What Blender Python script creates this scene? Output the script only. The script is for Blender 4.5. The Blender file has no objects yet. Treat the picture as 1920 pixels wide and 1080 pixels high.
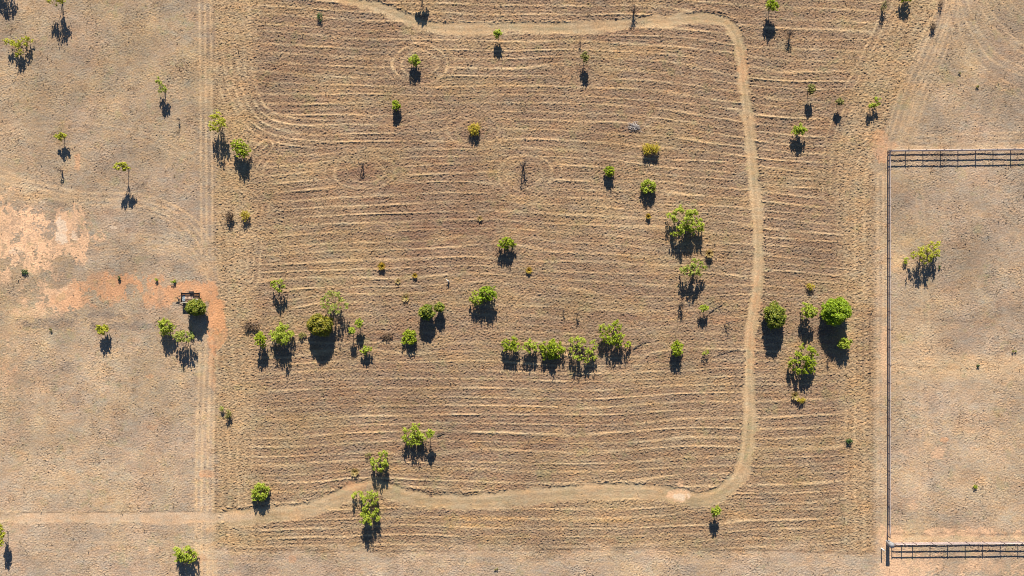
import bpy, math, random
import numpy as np
from mathutils import Vector

S = 0.073            # metres per photo pixel on the ground
HPX = 2000.0         # camera height in the same pixels
EL = math.radians(31)
COT = 1.0/math.tan(EL)
sc = bpy.context.scene
C = sc.collection

# ---------------------------------------------------------------- camera, sky, sun, exposure
cam_d = bpy.data.cameras.new("camera"); cam = bpy.data.objects.new("camera", cam_d); C.objects.link(cam)
cam.location = (0, 0, HPX*S); cam.rotation_euler = (0, 0, 0)
cam_d.sensor_width = 36; cam_d.lens = 36*HPX/1920; cam_d.clip_start = 1; cam_d.clip_end = 6000
sc.camera = cam
w = bpy.data.worlds.new("World"); sc.world = w; w.use_nodes = True
nt = w.node_tree; nt.nodes.clear()
sky = nt.nodes.new('ShaderNodeTexSky'); sky.sky_type = 'NISHITA'; sky.sun_disc = False
sky.sun_elevation = EL; sky.sun_rotation = 0
bg = nt.nodes.new('ShaderNodeBackground'); bg.inputs[1].default_value = 0.068
sky.dust_density = 0.2; sky.ozone_density = 6; sky.air_density = .75
wo = nt.nodes.new('ShaderNodeOutputWorld')
nt.links.new(sky.outputs[0], bg.inputs[0]); nt.links.new(bg.outputs[0], wo.inputs[0])
sl = bpy.data.lights.new("sun", 'SUN'); sl.energy = 5.0; sl.angle = math.radians(0.5); sl.color = (1, .93, .82)
so = bpy.data.objects.new("sun", sl); C.objects.link(so)
so.rotation_euler = (-(math.pi/2-EL), 0, 0)
sc.view_settings.view_transform = 'Standard'; sc.view_settings.look = 'None'
sc.view_settings.gamma = 1; sc.view_settings.exposure = 0.72
sc.render.filter_size = 1.0
sc.cycles.filter_width = 1.0

def W(X, Y, z=0.0): return Vector(((X-960)*S, (540-Y)*S, z))

# ---------------------------------------------------------------- helpers
def nodes(name):
    m = bpy.data.materials.new(name); m.use_nodes = True
    t = m.node_tree; t.nodes.clear()
    return m, t, t.nodes, t.links
def ramp(ns, stops):
    r = ns.new('ShaderNodeValToRGB'); e = r.color_ramp.elements
    e[0].position, e[0].color = stops[0][0], (*stops[0][1], 1)
    e[1].position, e[1].color = stops[-1][0], (*stops[-1][1], 1)
    for p, c in stops[1:-1]:
        x = e.new(p); x.color = (*c, 1)
    return r
def leaf_mat(name, cols, trans=0.35):
    m, t, ns, lk = nodes(name)
    g = ns.new('ShaderNodeNewGeometry')
    r = ramp(ns, [(i/(len(cols)-1), c) for i, c in enumerate(cols)])
    lk.new(g.outputs['Random Per Island'], r.inputs[0])
    tc = ns.new('ShaderNodeTexCoord'); n = ns.new('ShaderNodeTexNoise'); n.inputs['Scale'].default_value = 1.6; n.inputs['Detail'].default_value = 2
    lk.new(tc.outputs['Object'], n.inputs['Vector'])
    h = ns.new('ShaderNodeMapRange'); h.inputs[1].default_value = .3; h.inputs[2].default_value = .7; h.inputs[3].default_value = .75; h.inputs[4].default_value = 1.25
    lk.new(n.outputs[0], h.inputs[0])
    mx = ns.new('ShaderNodeVectorMath'); mx.operation = 'SCALE'
    lk.new(r.outputs[0], mx.inputs[0]); lk.new(h.outputs[0], mx.inputs['Scale'])
    p = ns.new('ShaderNodeBsdfPrincipled'); p.inputs['Roughness'].default_value = .55; p.inputs['Specular IOR Level'].default_value = .3
    tr = ns.new('ShaderNodeBsdfTranslucent'); ms = ns.new('ShaderNodeMixShader'); ms.inputs[0].default_value = trans
    o = ns.new('ShaderNodeOutputMaterial')
    lk.new(mx.outputs[0], p.inputs['Base Color']); lk.new(mx.outputs[0], tr.inputs[0])
    lk.new(p.outputs[0], ms.inputs[1]); lk.new(tr.outputs[0], ms.inputs[2]); lk.new(ms.outputs[0], o.inputs[0])
    return m
def rough_mat(name, c1, c2, scale=8, rough=.85, metal=0, bump=.3, stretch=None):
    m, t, ns, lk = nodes(name)
    tc = ns.new('ShaderNodeTexCoord'); n = ns.new('ShaderNodeTexNoise'); n.inputs['Scale'].default_value = scale; n.inputs['Detail'].default_value = 5
    if stretch:
        mp = ns.new('ShaderNodeMapping'); mp.inputs['Scale'].default_value = stretch
        lk.new(tc.outputs['Object'], mp.inputs[0]); lk.new(mp.outputs[0], n.inputs['Vector'])
    else: lk.new(tc.outputs['Object'], n.inputs['Vector'])
    r = ramp(ns, [(.32, c1), (.68, c2)]); lk.new(n.outputs[0], r.inputs[0])
    p = ns.new('ShaderNodeBsdfPrincipled'); p.inputs['Roughness'].default_value = rough; p.inputs['Metallic'].default_value = metal
    b = ns.new('ShaderNodeBump'); b.inputs['Strength'].default_value = bump; b.inputs['Distance'].default_value = .02
    lk.new(n.outputs[0], b.inputs['Height']); lk.new(b.outputs[0], p.inputs['Normal'])
    o = ns.new('ShaderNodeOutputMaterial'); lk.new(r.outputs[0], p.inputs['Base Color']); lk.new(p.outputs[0], o.inputs[0])
    return m
M = {}
M['fresh'] = leaf_mat('fresh_leaves', [(.24,.31,.015), (.34,.43,.025), (.48,.53,.04), (.29,.38,.02)], .45)
M['lime'] = leaf_mat('lime_leaves', [(.29,.36,.03), (.41,.49,.05), (.54,.58,.08), (.33,.42,.04)], .45)
M['pale'] = leaf_mat('pale_leaves', [(.31,.36,.06), (.42,.46,.09), (.50,.52,.12), (.28,.36,.05)], .45)
M['green'] = leaf_mat('green_leaves', [(.17,.26,.01), (.26,.38,.015), (.40,.50,.03), (.21,.32,.012)], .4)
M['deep'] = leaf_mat('deep_leaves', [(.07,.12,.008), (.14,.19,.012), (.28,.30,.025), (.34,.32,.05), (.09,.15,.01)], .25)
M['olive'] = leaf_mat('olive_leaves', [(.10,.12,.01), (.19,.19,.014), (.34,.30,.025), (.38,.28,.03), (.12,.16,.012)], .25)
M['drab'] = leaf_mat('drab_leaves', [(.20,.20,.05), (.30,.28,.08), (.36,.34,.09), (.22,.19,.07)], .4)
M['dry'] = leaf_mat('dry_leaves', [(.12,.08,.05), (.20,.13,.08), (.15,.10,.06)], .2)
M['darkweed'] = leaf_mat('dark_weed_leaves', [(.04,.09,.02), (.07,.14,.03), (.09,.12,.05)], .2)
M['straw'] = leaf_mat('straw_blades', [(.60,.42,.07), (.72,.52,.10), (.52,.44,.08), (.62,.38,.10)], .45)
M['pale_straw'] = leaf_mat('pale_straw_blades', [(.70,.55,.25), (.58,.44,.2), (.74,.60,.3)], .45)
M['yellow'] = leaf_mat('yellow_leaves', [(.62,.50,.04), (.48,.43,.04), (.68,.46,.06), (.36,.38,.04)], .45)
M['yellowlime'] = leaf_mat('yellow_lime_leaves', [(.36,.38,.03), (.50,.51,.05), (.66,.62,.08), (.40,.44,.04)], .45)
M['dead_grass'] = leaf_mat('dead_grass_blades', [(.42,.31,.19), (.55,.42,.26), (.30,.21,.14), (.48,.38,.22)], .3)
M['bark'] = rough_mat('grey_brown_bark', (.09,.065,.05), (.20,.15,.115), 14)
M['darkbark'] = rough_mat('dark_bark', (.05,.04,.035), (.11,.085,.07), 14)
M['deadwood'] = rough_mat('weathered_dead_wood', (.34,.30,.27), (.60,.54,.49), 12)
M['rail'] = rough_mat('rusty_brown_rail', (.32,.22,.19), (.56,.43,.37), 5, .6, 0, .1)
M['post'] = rough_mat('dark_steel_post', (.09,.06,.05), (.22,.15,.13), 5, .6, 0, .1)
M['toprail'] = rough_mat('pale_top_rail', (.42,.33,.28), (.62,.52,.46), 6, .6, 0, .1)
M['frame'] = rough_mat('dark_painted_steel', (.025,.025,.028), (.07,.06,.06), 9, .5, .2)
M['tyre'] = rough_mat('tyre_rubber', (.015,.015,.015), (.04,.037,.035), 20, .8)
M['timber'] = rough_mat('weathered_timber', (.38,.24,.17), (.62,.45,.33), 10, .8, 0, .3, (1,5,1))
M['sheet'] = rough_mat('pale_cream_sheet', (.55,.50,.38), (.75,.70,.58), 6, .6)
M['bluesheet'] = rough_mat('blue_grey_tarp', (.16,.22,.26), (.38,.43,.46), 5, .5)
M['concrete'] = rough_mat('grey_concrete', (.20,.20,.20), (.36,.35,.34), 9)
M['whitepaint'] = rough_mat('chalky_white_paint', (.62,.59,.52), (.80,.77,.70), 8)

def mk(name, verts, faces, mat, parent=None, loc=None):
    """link verts/quads as one mesh object"""
    me = bpy.data.meshes.new(name)
    v = np.asarray(verts, dtype=np.float32).reshape(-1, 3); f = np.asarray(faces, dtype=np.int32)
    k = f.shape[1]
    me.vertices.add(len(v)); me.vertices.foreach_set('co', v.ravel())
    me.loops.add(f.size); me.loops.foreach_set('vertex_index', f.ravel())
    me.polygons.add(len(f)); me.polygons.foreach_set('loop_start', np.arange(0, f.size, k, dtype=np.int32))
    me.update(calc_edges=True); me.validate()
    me.materials.append(M[mat] if isinstance(mat, str) else mat)
    o = bpy.data.objects.new(name, me); C.objects.link(o)
    if parent: o.parent = parent
    if loc is not None: o.location = loc
    return o
def tag(o, label=None, cat=None, group=None, kind=None):
    if label: o['label'] = label
    if cat: o['category'] = cat
    if group: o['group'] = group
    if kind: o['kind'] = kind
    return o
def empty(name, loc, rz=0):
    o = bpy.data.objects.new(name, None); C.objects.link(o); o.location = loc; o.rotation_euler = (0, 0, rz); o.empty_display_size = .3
    return o

class MB:
    def __init__(s): s.v = []; s.f = []; s.n = 0
    def box(s, x0, x1, y0, y1, z0, z1):
        s.v += [(x0,y0,z0),(x1,y0,z0),(x1,y1,z0),(x0,y1,z0),(x0,y0,z1),(x1,y0,z1),(x1,y1,z1),(x0,y1,z1)]
        b = s.n; s.f += [(b,b+3,b+2,b+1),(b+4,b+5,b+6,b+7),(b,b+1,b+5,b+4),(b+1,b+2,b+6,b+5),(b+2,b+3,b+7,b+6),(b+3,b,b+4,b+7)]; s.n += 8
    def tube(s, pts, rad, k=5):
        pts = [Vector(p) for p in pts]
        if not hasattr(rad, '__len__'): rad = [rad]*len(pts)
        b0 = s.n
        for i, p in enumerate(pts):
            d = (pts[min(i+1, len(pts)-1)] - pts[max(i-1, 0)])
            d = d.normalized() if d.length > 1e-6 else Vector((0,0,1))
            a = d.cross(Vector((1,0,0)) if abs(d.x) < .8 else Vector((0,1,0))).normalized(); b = d.cross(a)
            for j in range(k):
                t = 2*math.pi*(j+.5)/k
                q = p + (a*math.cos(t)+b*math.sin(t))*rad[i]
                s.v.append(q[:]); s.n += 1
        for i in range(len(pts)-1):
            for j in range(k):
                s.f.append((b0+i*k+j, b0+i*k+(j+1)%k, b0+(i+1)*k+(j+1)%k, b0+(i+1)*k+j))
        # caps as quads
        for base in (b0, b0+(len(pts)-1)*k):
            if k == 4: s.f.append((base, base+1, base+2, base+3))
            else:
                s.f.append((base, base+1, base+2, base+3)); s.f.append((base, base+3, base+4, base+(5 if k > 5 else 4) if k > 5 else base+4)) if k > 5 else None
                if k > 6:
                    for q in range(5, k-1, 2): s.f.append((base, base+q, base+q+1, base+min(q+2, k-1)))
    def build(s, name, mat, parent=None, loc=None):
        f = [q for q in s.f if len(set(q)) == 4]
        return mk(name, s.v, f, mat, parent, loc)

# ================================================================ GROUND
DX = 0.09
xs = np.arange(-80, 80, DX); ys = np.arange(-47.5, 47.5, DX)
NX, NY = len(xs), len(ys)
PX = (xs/S+960)[None, :].repeat(NY, 0).astype(np.float32); PY = (540-ys/S)[:, None].repeat(NX, 1).astype(np.float32)
FX = np.fft.rfftfreq(NX, DX)[None, :]; FY = np.fft.fftfreq(NY, DX)[:, None]
def noise(seed, lam, wd=.45, ax=1., ay=1., rot=0.):
    g = np.random.default_rng(seed).standard_normal((NY, NX)).astype(np.float32)
    c, s_ = math.cos(rot), math.sin(rot)
    fx = (FX*c+FY*s_)/ax; fy = (-FX*s_+FY*c)/ay
    f = np.sqrt(fx*fx+fy*fy)+1e-9
    r = np.fft.irfft2(np.fft.rfft2(g)*np.exp(-.5*(np.log(f*lam)/wd)**2), s=(NY, NX)).astype(np.float32)
    return r/r.std()
def fbm(seed, lam0, lam1, p=1.4, ax=1., ay=1.):
    g = np.random.default_rng(seed).standard_normal((NY, NX)).astype(np.float32)
    f = np.sqrt((FX/ax)**2+(FY/ay)**2)+1e-9
    A = f**(-p)*(f > 1/lam0)*np.exp(-(f*lam1)**2)
    r = np.fft.irfft2(np.fft.rfft2(g)*A, s=(NY, NX)).astype(np.float32)
    return r/r.std()
def sst(a, b, x): t = np.clip((x-a)/(b-a), 0, 1); return t*t*(3-2*t)
def gauss(cx, cy, rx, ry, rot=0):
    c, s_ = math.cos(rot), math.sin(rot); dx = PX-cx; dy = PY-cy
    return np.exp(-(((dx*c+dy*s_)/rx)**2+((-dx*s_+dy*c)/ry)**2))
def spline(pts, n=8):
    P = [np.array(p, float) for p in pts]; P = [2*P[0]-P[1]]+P+[2*P[-1]-P[-2]]; out = []
    for i in range(1, len(P)-2):
        for k in range(n):
            t = k/n
            out.append(.5*((2*P[i])+(-P[i-1]+P[i+1])*t+(2*P[i-1]-5*P[i]+4*P[i+1]-P[i+2])*t*t+(-P[i-1]+3*P[i]-3*P[i+1]+P[i+2])*t**3))
    out.append(P[-2]); return out
def dist(pts, n=8, reach=60):
    """distance to, and signed side of, a smoothed polyline (photo pixels)"""
    pts = spline(pts, n); D = np.full((NY, NX), 1e3, np.float32); Sg = np.zeros((NY, NX), np.float32)
    for a, b in zip(pts[:-1], pts[1:]):
        x0 = np.searchsorted(PX[0], min(a[0], b[0])-reach); x1 = np.searchsorted(PX[0], max(a[0], b[0])+reach)
        yl = -PY[:, 0]
        y0 = np.searchsorted(yl, -(max(a[1], b[1])+reach)); y1 = np.searchsorted(yl, -(min(a[1], b[1])-reach))
        if x1 <= x0 or y1 <= y0: continue
        px = PX[y0:y1, x0:x1]; py = PY[y0:y1, x0:x1]
        d = b-a; L = max(d@d, 1e-6); t = np.clip(((px-a[0])*d[0]+(py-a[1])*d[1])/L, 0, 1)
        ex = px-a[0]-t*d[0]; ey = py-a[1]-t*d[1]; dd = np.sqrt(ex*ex+ey*ey)
        sub = D[y0:y1, x0:x1]; m = dd < sub
        sub[m] = dd[m]; Sg[y0:y1, x0:x1][m] = (np.sign(ex*d[1]-ey*d[0])*dd)[m]
    return D, Sg

LOOP = [(560,-30),(640,-4),(700,10),(750,30),(800,48),(860,55),(960,52),(1060,54),(1150,47),(1250,39),(1320,34),(1358,42),(1380,66),(1390,110),(1395,160),(1402,220),(1410,300),(1417,380),(1422,470),(1420,540),(1408,610),(1404,690),(1406,770),(1401,840),(1390,885),(1362,918),(1318,938),(1270,930),(1200,922),(1100,922),(1000,930),(900,940),(820,940),(765,932),(715,916),(675,918),(630,936),(580,955),(500,966),(430,970)]
MOW = [(875,250),(470,300),(983,330),(520,545),(625,590),(905,560),(950,470),(1190,240),(1220,280),(1283,440),(1300,530),(1452,610),(1545,620),(1030,665),(1150,650),(785,840),(690,920),(790,150),(745,210),(1215,365),(1143,330),(1340,975),(1187,45),(530,655),(770,645),(815,600),(1270,670),(1098,130)]

big = fbm(1, 80, 3.0, 1.6); mid = fbm(2, 14, .8, 1.3); wv = fbm(3, 50, 6, 1.8); wv2 = fbm(4, 20, 2.5, 1.6)
# -------- zones
edge = np.interp(PY[:, 0], [-60, 0, 60, 130, 200, 250, 285, 1140], [1790, 1762, 1742, 1705, 1672, 1655, 1638, 1638])[:, None]
edgeL = np.interp(PY[:, 0], [-60, 1140], [400, 404])[:, None]
bot = 1032+4*wv2
rough = sst(-9, 9, PX-edgeL+3*mid+2*fbm(37, 5, .4, 1.))*(1-sst(-8, 8, PX-edge+2*mid))*(1-sst(-16, 16, PY-bot+5*mid))
rough = rough.astype(np.float32)
# -------- row phase
warp = 5*fbm(29, 90, 18, 1.6)+.3*wv2+1.4*noise(28, 3.2, .5, .05, 1.)
a = warp - .045*(PX-960)*sst(900, 1300, PX)*(1-sst(500, 700, PY))
a += .04*(PX-960)*sst(640, 800, PY)*sst(700, 1200, PX)
a -= .05*np.clip(700-PX, 0, 400)*(1-sst(150, 300, PY))*-1
for (tx, ty) in MOW:
    dx = PX-tx; dy = PY-ty; g = np.exp(-(dx*dx/(75.**2)+dy*dy/(34.**2)))
    a -= 9*g*np.tanh(dy/16.)
ph = (PY+a)/17.2
hx = sst(455, 500, PX+5*wv)*sst(0, 40, edge-PX-np.interp(PY, [0, 250, 380, 1140], [66, 60, 44, 40])+5*wv)      # 1 = horizontal rows
diag, diagS = dist([(1800,-60),(1735,40),(1695,110),(1655,200),(1625,290),(1612,400),(1612,1100)], 6, 140)
phv_r = diagS/17.; phv_l = (PX+3*wv2-.03*np.abs(PY-330)*(PY > 0))/15.5
# corner sweep on the left: rows bend round the headland
for (qx, qy) in ((505, 215), (500, 540)):
    pass
def prof(p, w1=.12):
    f = p-np.floor(p); return np.exp(-((f-.5)/w1)**2)
brk = .45+.55*sst(-1.3, .6, noise(7, 3.5, .6, .3, 2.2)+.35*mid)
ridge_h = np.maximum(prof(ph), .38*prof(ph+.45, .08))*brk
ridge_v = np.where(PX < 960, prof(phv_l, .17), prof(phv_r, .17))*(.3+.7*sst(-1, .8, noise(8, 2.6, .6, 1.8, .35)))
def arcs(pts, offs, w_=2.2, amp=1.15, xe=(9e3, 8e3)):
    global ridge_v, ridge_h
    D, Sg = dist(pts, 8, 46); ok_ = D < 45
    D = np.where(PX > xe[1], D+(PX-xe[1])*.6, D)
    A_ = np.zeros_like(D)
    for o_ in offs: A_ = np.maximum(A_, amp*np.exp(-((Sg-o_)/w_)**2)*ok_*(1-sst(xe[1], xe[0], PX)))
    ridge_h = np.maximum(ridge_h*(1-.88*np.exp(-(D/30.)**2)), A_*brk); ridge_v = np.maximum(ridge_v*(1-.88*np.exp(-(D/30.)**2)), A_*brk)
arcs([(432,-40),(434,90),(442,160),(464,215),(502,246),(570,260),(700,264)], (-30, -16, -3, 10, 23, 36), xe=(680, 540), w_=2.4)
arcs([(500,274),(476,300),(464,350),(468,420),(462,520)], (-24, -12, 0, 12, 24), amp=.9)
arcs([(440,470),(470,440),(498,400),(486,365),(450,340)], (-6, 6, 16), amp=.7)
arcs([(1700,-40),(1672,40),(1640,110),(1600,190),(1572,270),(1566,360)], (-24, -10, 4, 18), amp=.8)
for (ex_, ey_, ea, eb) in ((686,322,58,34),(981,327,54,40),(889,246,46,30),(786,122,52,38),(1143,325,40,30),(1098,125,44,40),(745,208,44,30),(1215,366,40,28),(905,560,60,44),(948,470,46,36),(1545,620,80,64),(1150,645,60,50)):
    rr_ = np.sqrt(((PX-ex_)/ea)**2+((PY-ey_)/eb)**2)+.09*wv2
    st_ = .85 if (ex_, ey_) in ((686,322),(981,327),(889,246),(786,122)) else .45
    inside = np.exp(-(rr_/1.2)**6); ridge_h = ridge_h*(1-.85*st_*inside)
    for q_, am_ in ((1., 1.0*st_), (.66, .7*st_), (1.3, .5*st_)):
        ridge_h = np.maximum(ridge_h, am_*np.exp(-((rr_-q_)/.06)**2)*brk)
rowfade = np.clip(.88+.18*fbm(27, 40, 3, 1.2, .5, 1.6)+.20*noise(30, 3.4, .5, .04, 1.), .5, 1.25)
rowfade = rowfade*(1-.65*gauss(1545,640,95,95))*(1-.5*np.exp(-((PY-605-20*wv)/62.)**2))
ridge = rowfade*(hx*ridge_h+(1-hx)*ridge_v*.8)*rough
fr = ph-np.floor(ph); trough = np.clip(np.cos(2*math.pi*(fr))*.5+.5, 0, 1)*hx*rough
# -------- tracks
n0 = fbm(92, 12, .5, 1.1)
lD, lS = dist(LOOP); tn = 1.6*mid+1.2*wv2
hw = 11+4*sst(700, 900, PY)+1.0*wv2
loop = 1-sst(-2.5, 2.5, lD-hw+tn*.6+1.6*fbm(33, 4, .3, 1.))
wD, _ = dist([(-60,972),(200,970),(400,970),(470,967)], 6); west = 1-sst(-3, 3, wD-9+tn)
faint = np.zeros((NY, NX), np.float32)
def lines(pts, offs, wd, amp):
    global faint
    D, Sg = dist(pts, 8, 50)
    for o in offs:
        faint = np.maximum(faint, amp*np.exp(-((Sg-o)/wd)**2)*(D < 50))
lines([(385,-60),(388,200),(390,500)], (-12, -2, 9), 2.4, .75)
lines([(392,640),(387,760),(384,900),(384,1140)], (-16, -6, 5, 15), 3.0, .95)
lines([(398,980),(398,1140)], (-6, 6), 4.0, .6)
lines([(-60,330),(60,352),(160,372),(260,375),(330,400),(378,445),(400,520)], (-11, 0, 11), 2.4, .75)
lines([(-60,300),(60,345),(180,378),(300,400),(350,440),(385,500)], (-6, 6), 2.6, .5)
lines([(140,470),(260,455),(340,470),(390,500)], (-16,-8, 0, 8, 16), 2.0, .45)
lines([(1768,-60),(1765,10),(1740,80),(1705,160),(1680,240),(1668,275)], (-14, -4, 8, 18), 2.3, .7)
lines([(1790,-60),(1783,10),(1760,90),(1725,170),(1700,240),(1760,262),(1960,262)], (-5, 5), 2.2, .5)
lines([(1800,-60),(1810,10),(1830,60),(1870,110),(1960,150)], (-8, 6), 2.2, .6)
lines([(1790,-60),(1790,40),(1805,90),(1850,140),(1960,200)], (-7, 7), 2.2, .45)
lines([(1870,-60),(1885,0),(1960,80)], (-7, 7), 2.0, .5)
lines([(1655,262),(1750,258),(1960,252)], (-14, -5, 5), 2.2, .5)
lines([(1651,330),(1651,1010)], (-5, 5), 2.6, .6)
lines([(1672,700),(1760,692),(1960,690)], (-18,-6, 8, 20), 4.5, .45)
lines([(-60,965),(200,970),(400,970),(470,968)], (-6, 7), 2.6, .9)
lines([(1775,-60),(1772,10),(1748,90),(1715,165),(1690,245)], (-16, 14, 26), 2.3, .55)
lines([(1820,-60),(1850,20),(1900,80),(1960,110)], (-7, 7), 2.2, .5)
lines([(420,1045),(800,1050),(1300,1048),(1640,1055)], (-8, 8, 20), 2.4, .35)
lines([(-60,250),(100,235),(250,250),(360,300)], (-6, 6), 2.2, .35)
lines([(-60,860),(150,850),(370,858)], (-6, 6), 2.4, .3)
lines([(-60,1030),(200,1035),(370,1032)], (-14,-5, 7, 18), 2.4, .4)
lines([(1720,300),(1735,600),(1728,990)], (-6, 6), 2.4, .3)
lines([(1664,290),(1664,1010)], (0,), 2.6, 1.0)
lines([(1664,281),(1960,276)], (0, 5), 2.6, .8)
lines([(1672,1008),(1960,1009)], (0, -5), 5.0, 1.0)
faint *= .5+.5*sst(-1.1, .9, noise(91, 5, .7, .8, 1.2)+.4*n0)
dark = np.zeros((NY, NX), np.float32)
def crease(pts, off, wd, amp):
    global dark
    D, Sg = dist(pts, 8, 30); dark = np.maximum(dark, amp*np.exp(-((Sg-off)/wd)**2)*(D < 30)*sst(-1.3, .3, noise(90+len(pts)+int(wd*10), 2.5, .6)))
crease([(404,1030),(700,1034),(980,1032),(1300,1031),(1640,1036)], 0, 2.2, .9)
crease([(980,1032),(1200,1028),(1400,1031),(1640,1040)], 0, 1.8, .9)
crease([(-60,962),(200,961),(400,960)], 0, 1.3, .8)
crease([(1636,300),(1636,700),(1636,1000)], 0, 2.0, .8)
crease([(403,-60),(401,200),(402,500)], 0, 1.6, .5)
crease([(404,640),(405,800),(405,960)], 0, 2.2, .7)
crease([(240,1049),(400,1050),(500,1052)], 0, 1.2, .6)
crease([(1667,-60+320),(1750,274),(1960,270)], 0, 1.5, .6)
crease([(404,532),(440,530),(480,536),(560,533)], 0, 2.4, .9)
crease([(1637,594),(1665,591)], 0, 2.2, 1.)
crease([(1672,590),(1740,600),(1830,604)], 0, 3., .5)
crease([(1672,684),(1730,688),(1800,690)], 0, 3., .5)
crease([(1850,672),(1880,660),(1905,650)], 0, 2., .7)
crease([(1672,1001),(1740,1003),(1790,998),(1850,1003),(1960,1000)], 0, 3., .7)
crease([(1607,580),(1607,720)], 0, 2.5, .8)
crease([(1618,590),(1619,730)], 0, 2.5, 1.)
crease([(1631,590),(1631,740)], 0, 3.0, 1.)
# -------- bare soil
n1 = fbm(11, 12, .25, 1.25); n2 = fbm(12, 8, .2, 1.1); n3 = noise(13, .55, .5)
def patch(cx, cy, rx, ry, thr=.5, k=.24, soft=.08):
    g = gauss(cx, cy, rx*1.25, ry*1.25)
    return sst(thr-soft, thr+soft, g+k*(n1*.6+n2*.55))*sst(.12, .35, g)
orange = np.maximum.reduce([patch(405,610,17,62,.5,.12), patch(393,548,22,20,.5,.16)*.9, patch(345,545,40,16,.62,.2)*.85, patch(300,553,50,22,.62)*.75,
    patch(235,536,70,20,.5,.4)*.8, patch(150,560,60,18,.6,.4)*.5, patch(398,680,10,60,.66)*.5, patch(1418,560,12,45,.66)*.4, patch(1408,640,11,45,.6)*.4, patch(1393,125,12,30,.6)*.45,
    patch(1655,290,16,40,.6)*.5, patch(1668,272,20,9,.6)*.5,patch(365,1048,40,16,.7)*.4, patch(385,889,12,5,.5)*.7, patch(285,801,7,4,.5)*.5, patch(547,1048,10,10,.6)*.5, patch(675,912,28,8,.6)*.5,
    patch(1360,600,24,10,.65)*.3, patch(145,300,10,26,.7)*.45, patch(1768,824,8,6,.55)*.6,patch(12,690,22,10,.7)*.4,patch(283,705,10,5,.6)*.4])
pink = np.maximum.reduce([patch(75,448,80,44,.52,.42), patch(5,430,22,68,.5,.4), patch(105,553,48,28,.56,.4)*.85, patch(125,420,26,32,.55)*.9,
    patch(60,585,60,12,.7)*.5, patch(15,640,26,50,.8)*.4, patch(20,700,24,60,.8)*.35, patch(1273,930,17,9,.45)*1.0, patch(1275,905,8,10,.6)*.5,
    patch(1760,850,14,14,.7)*.6, patch(1712,948,10,14,.72)*.5, patch(1658,660,8,62,.6)*.55, patch(1800,998,110,9,.6)*.8, patch(1700,1060,60,36,.62)*.7,
    patch(1850,1062,110,20,.75)*.5, patch(1668,1010,22,22,.55)*.7, patch(287,1028,10,7,.6)*.5, patch(1655,1000,10,30,.6)*.6])
white = np.maximum.reduce([patch(115,432,14,22,.62)*.8, patch(140,443,8,12,.6)*.7, patch(1278,932,12,6,.55)*.9, patch(215,427,10,4,.65)*.5, patch(75,378,16,5,.65)*.5,patch(30,470,14,8,.7)*.4])
# -------- height field
fine = noise(21, .30, .35, .75, 1.2); fine2 = noise(22, .50, .4, .65, 1.25); fine3 = noise(23, .22, .3, .8, 1.1)
ridged = 1-np.abs(noise(24, .62, .5, .75, 1.15)); ridged2 = 1-np.abs(noise(25, .85, .5, 1.1, .9))
tuft = .55*fine+.5*fine2+.55*ridged+.3*ridged2+.42*fine3
smooth_t = .5*fine+.35*fine2+.45*fine3+.35*ridged2
bare = np.clip(np.maximum(orange, pink)*1.1, 0, 1)
track = np.clip(np.maximum(loop, west), 0, 1)
calm = np.clip(1-.82*track-.6*faint, .1, 1)*(1-.55*bare)
Hr = (.042*tuft*(1-.45*ridge)+.075*ridge*(.75+.35*noise(26, 6, .7, .3, 1.4))+.012*mid)*rough
Hs = (.029*smooth_t*(1+.25*n1)+.006*mid)*(1-rough)
margin = np.exp(-((lD-hw-3)/3.)**2)*(lD < 50)*(np.where(PY > 700, lS < 0, lS > 0)*.95+.2)      # small windrow pushed up beside the track
Hgt = (Hr+Hs)*calm + .05*margin*rough*sst(-1.2, .4, mid)*(1+.5*fine2) - .03*track
Hgt += .012*(1-hx)*(PX > 960)*rough*noise(31, .8, .4, .9, 1.1)
fade = np.minimum.reduce([sst(0, 3, (PX-PX.min())*S), sst(0, 3, (PX.max()-PX)*S), sst(0, 3, (PY-PY.min())*S), sst(0, 3, (PY.max()-PY)*S)])
Hgt -= .03*dark
Hgt = (Hgt*fade).astype(np.float32)
# -------- albedo
def c3(*c): return np.array(c, np.float32)
def mix(A, B, t): return A+(B-A)*t[..., None]
straw = c3(.50,.345,.20); soil = c3(.255,.165,.112); brown = c3(.20,.115,.078); grey = c3(.30,.235,.165); ochre = c3(.42,.29,.145); pinkc = c3(.41,.27,.19)
tn2 = noise(41, .5, .6); tn3 = noise(42, .3, .5)
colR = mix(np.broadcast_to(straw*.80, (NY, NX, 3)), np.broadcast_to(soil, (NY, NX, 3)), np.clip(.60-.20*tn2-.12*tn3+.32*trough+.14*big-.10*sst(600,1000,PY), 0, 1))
tv = (.5+.5*np.cos(2*np.pi*np.where(PX < 960, phv_l, phv_r)))*(1-hx)
colR = mix(colR, np.broadcast_to(soil*.9, (NY, NX, 3)), np.clip(tv*(.36+.2*mid), 0, .6))
brownp = np.maximum.reduce([gauss(860,430,150,55)*.8, gauss(690,340,110,60)*.55, gauss(1165,75,60,18)*.6, gauss(1040,825,70,18)*.85,gauss(900,320,90,40)*.4,gauss(640,310,30,12)*.5,gauss(760,75,60,12)*.4,gauss(1050,790,110,24)*.4, gauss(1150,230,160,60)*.22, gauss(540,370,70,40)*.35,
    gauss(560,185,70,60)*.3, gauss(1000,400,60,50)*.3, gauss(1620,640,18,60)*1.4, gauss(700,745,120,20)*.3, gauss(640,290,80,20)*.4, gauss(890,240,40,20)*.4, gauss(1010,940,50,9)*.5,
    gauss(720,630,60,14)*.4, gauss(1190,595,40,10)*.4, gauss(470,608,20,10)*.8,gauss(1130,250,50,60)*.3, gauss(1590,590,60,50)*.15])
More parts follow.
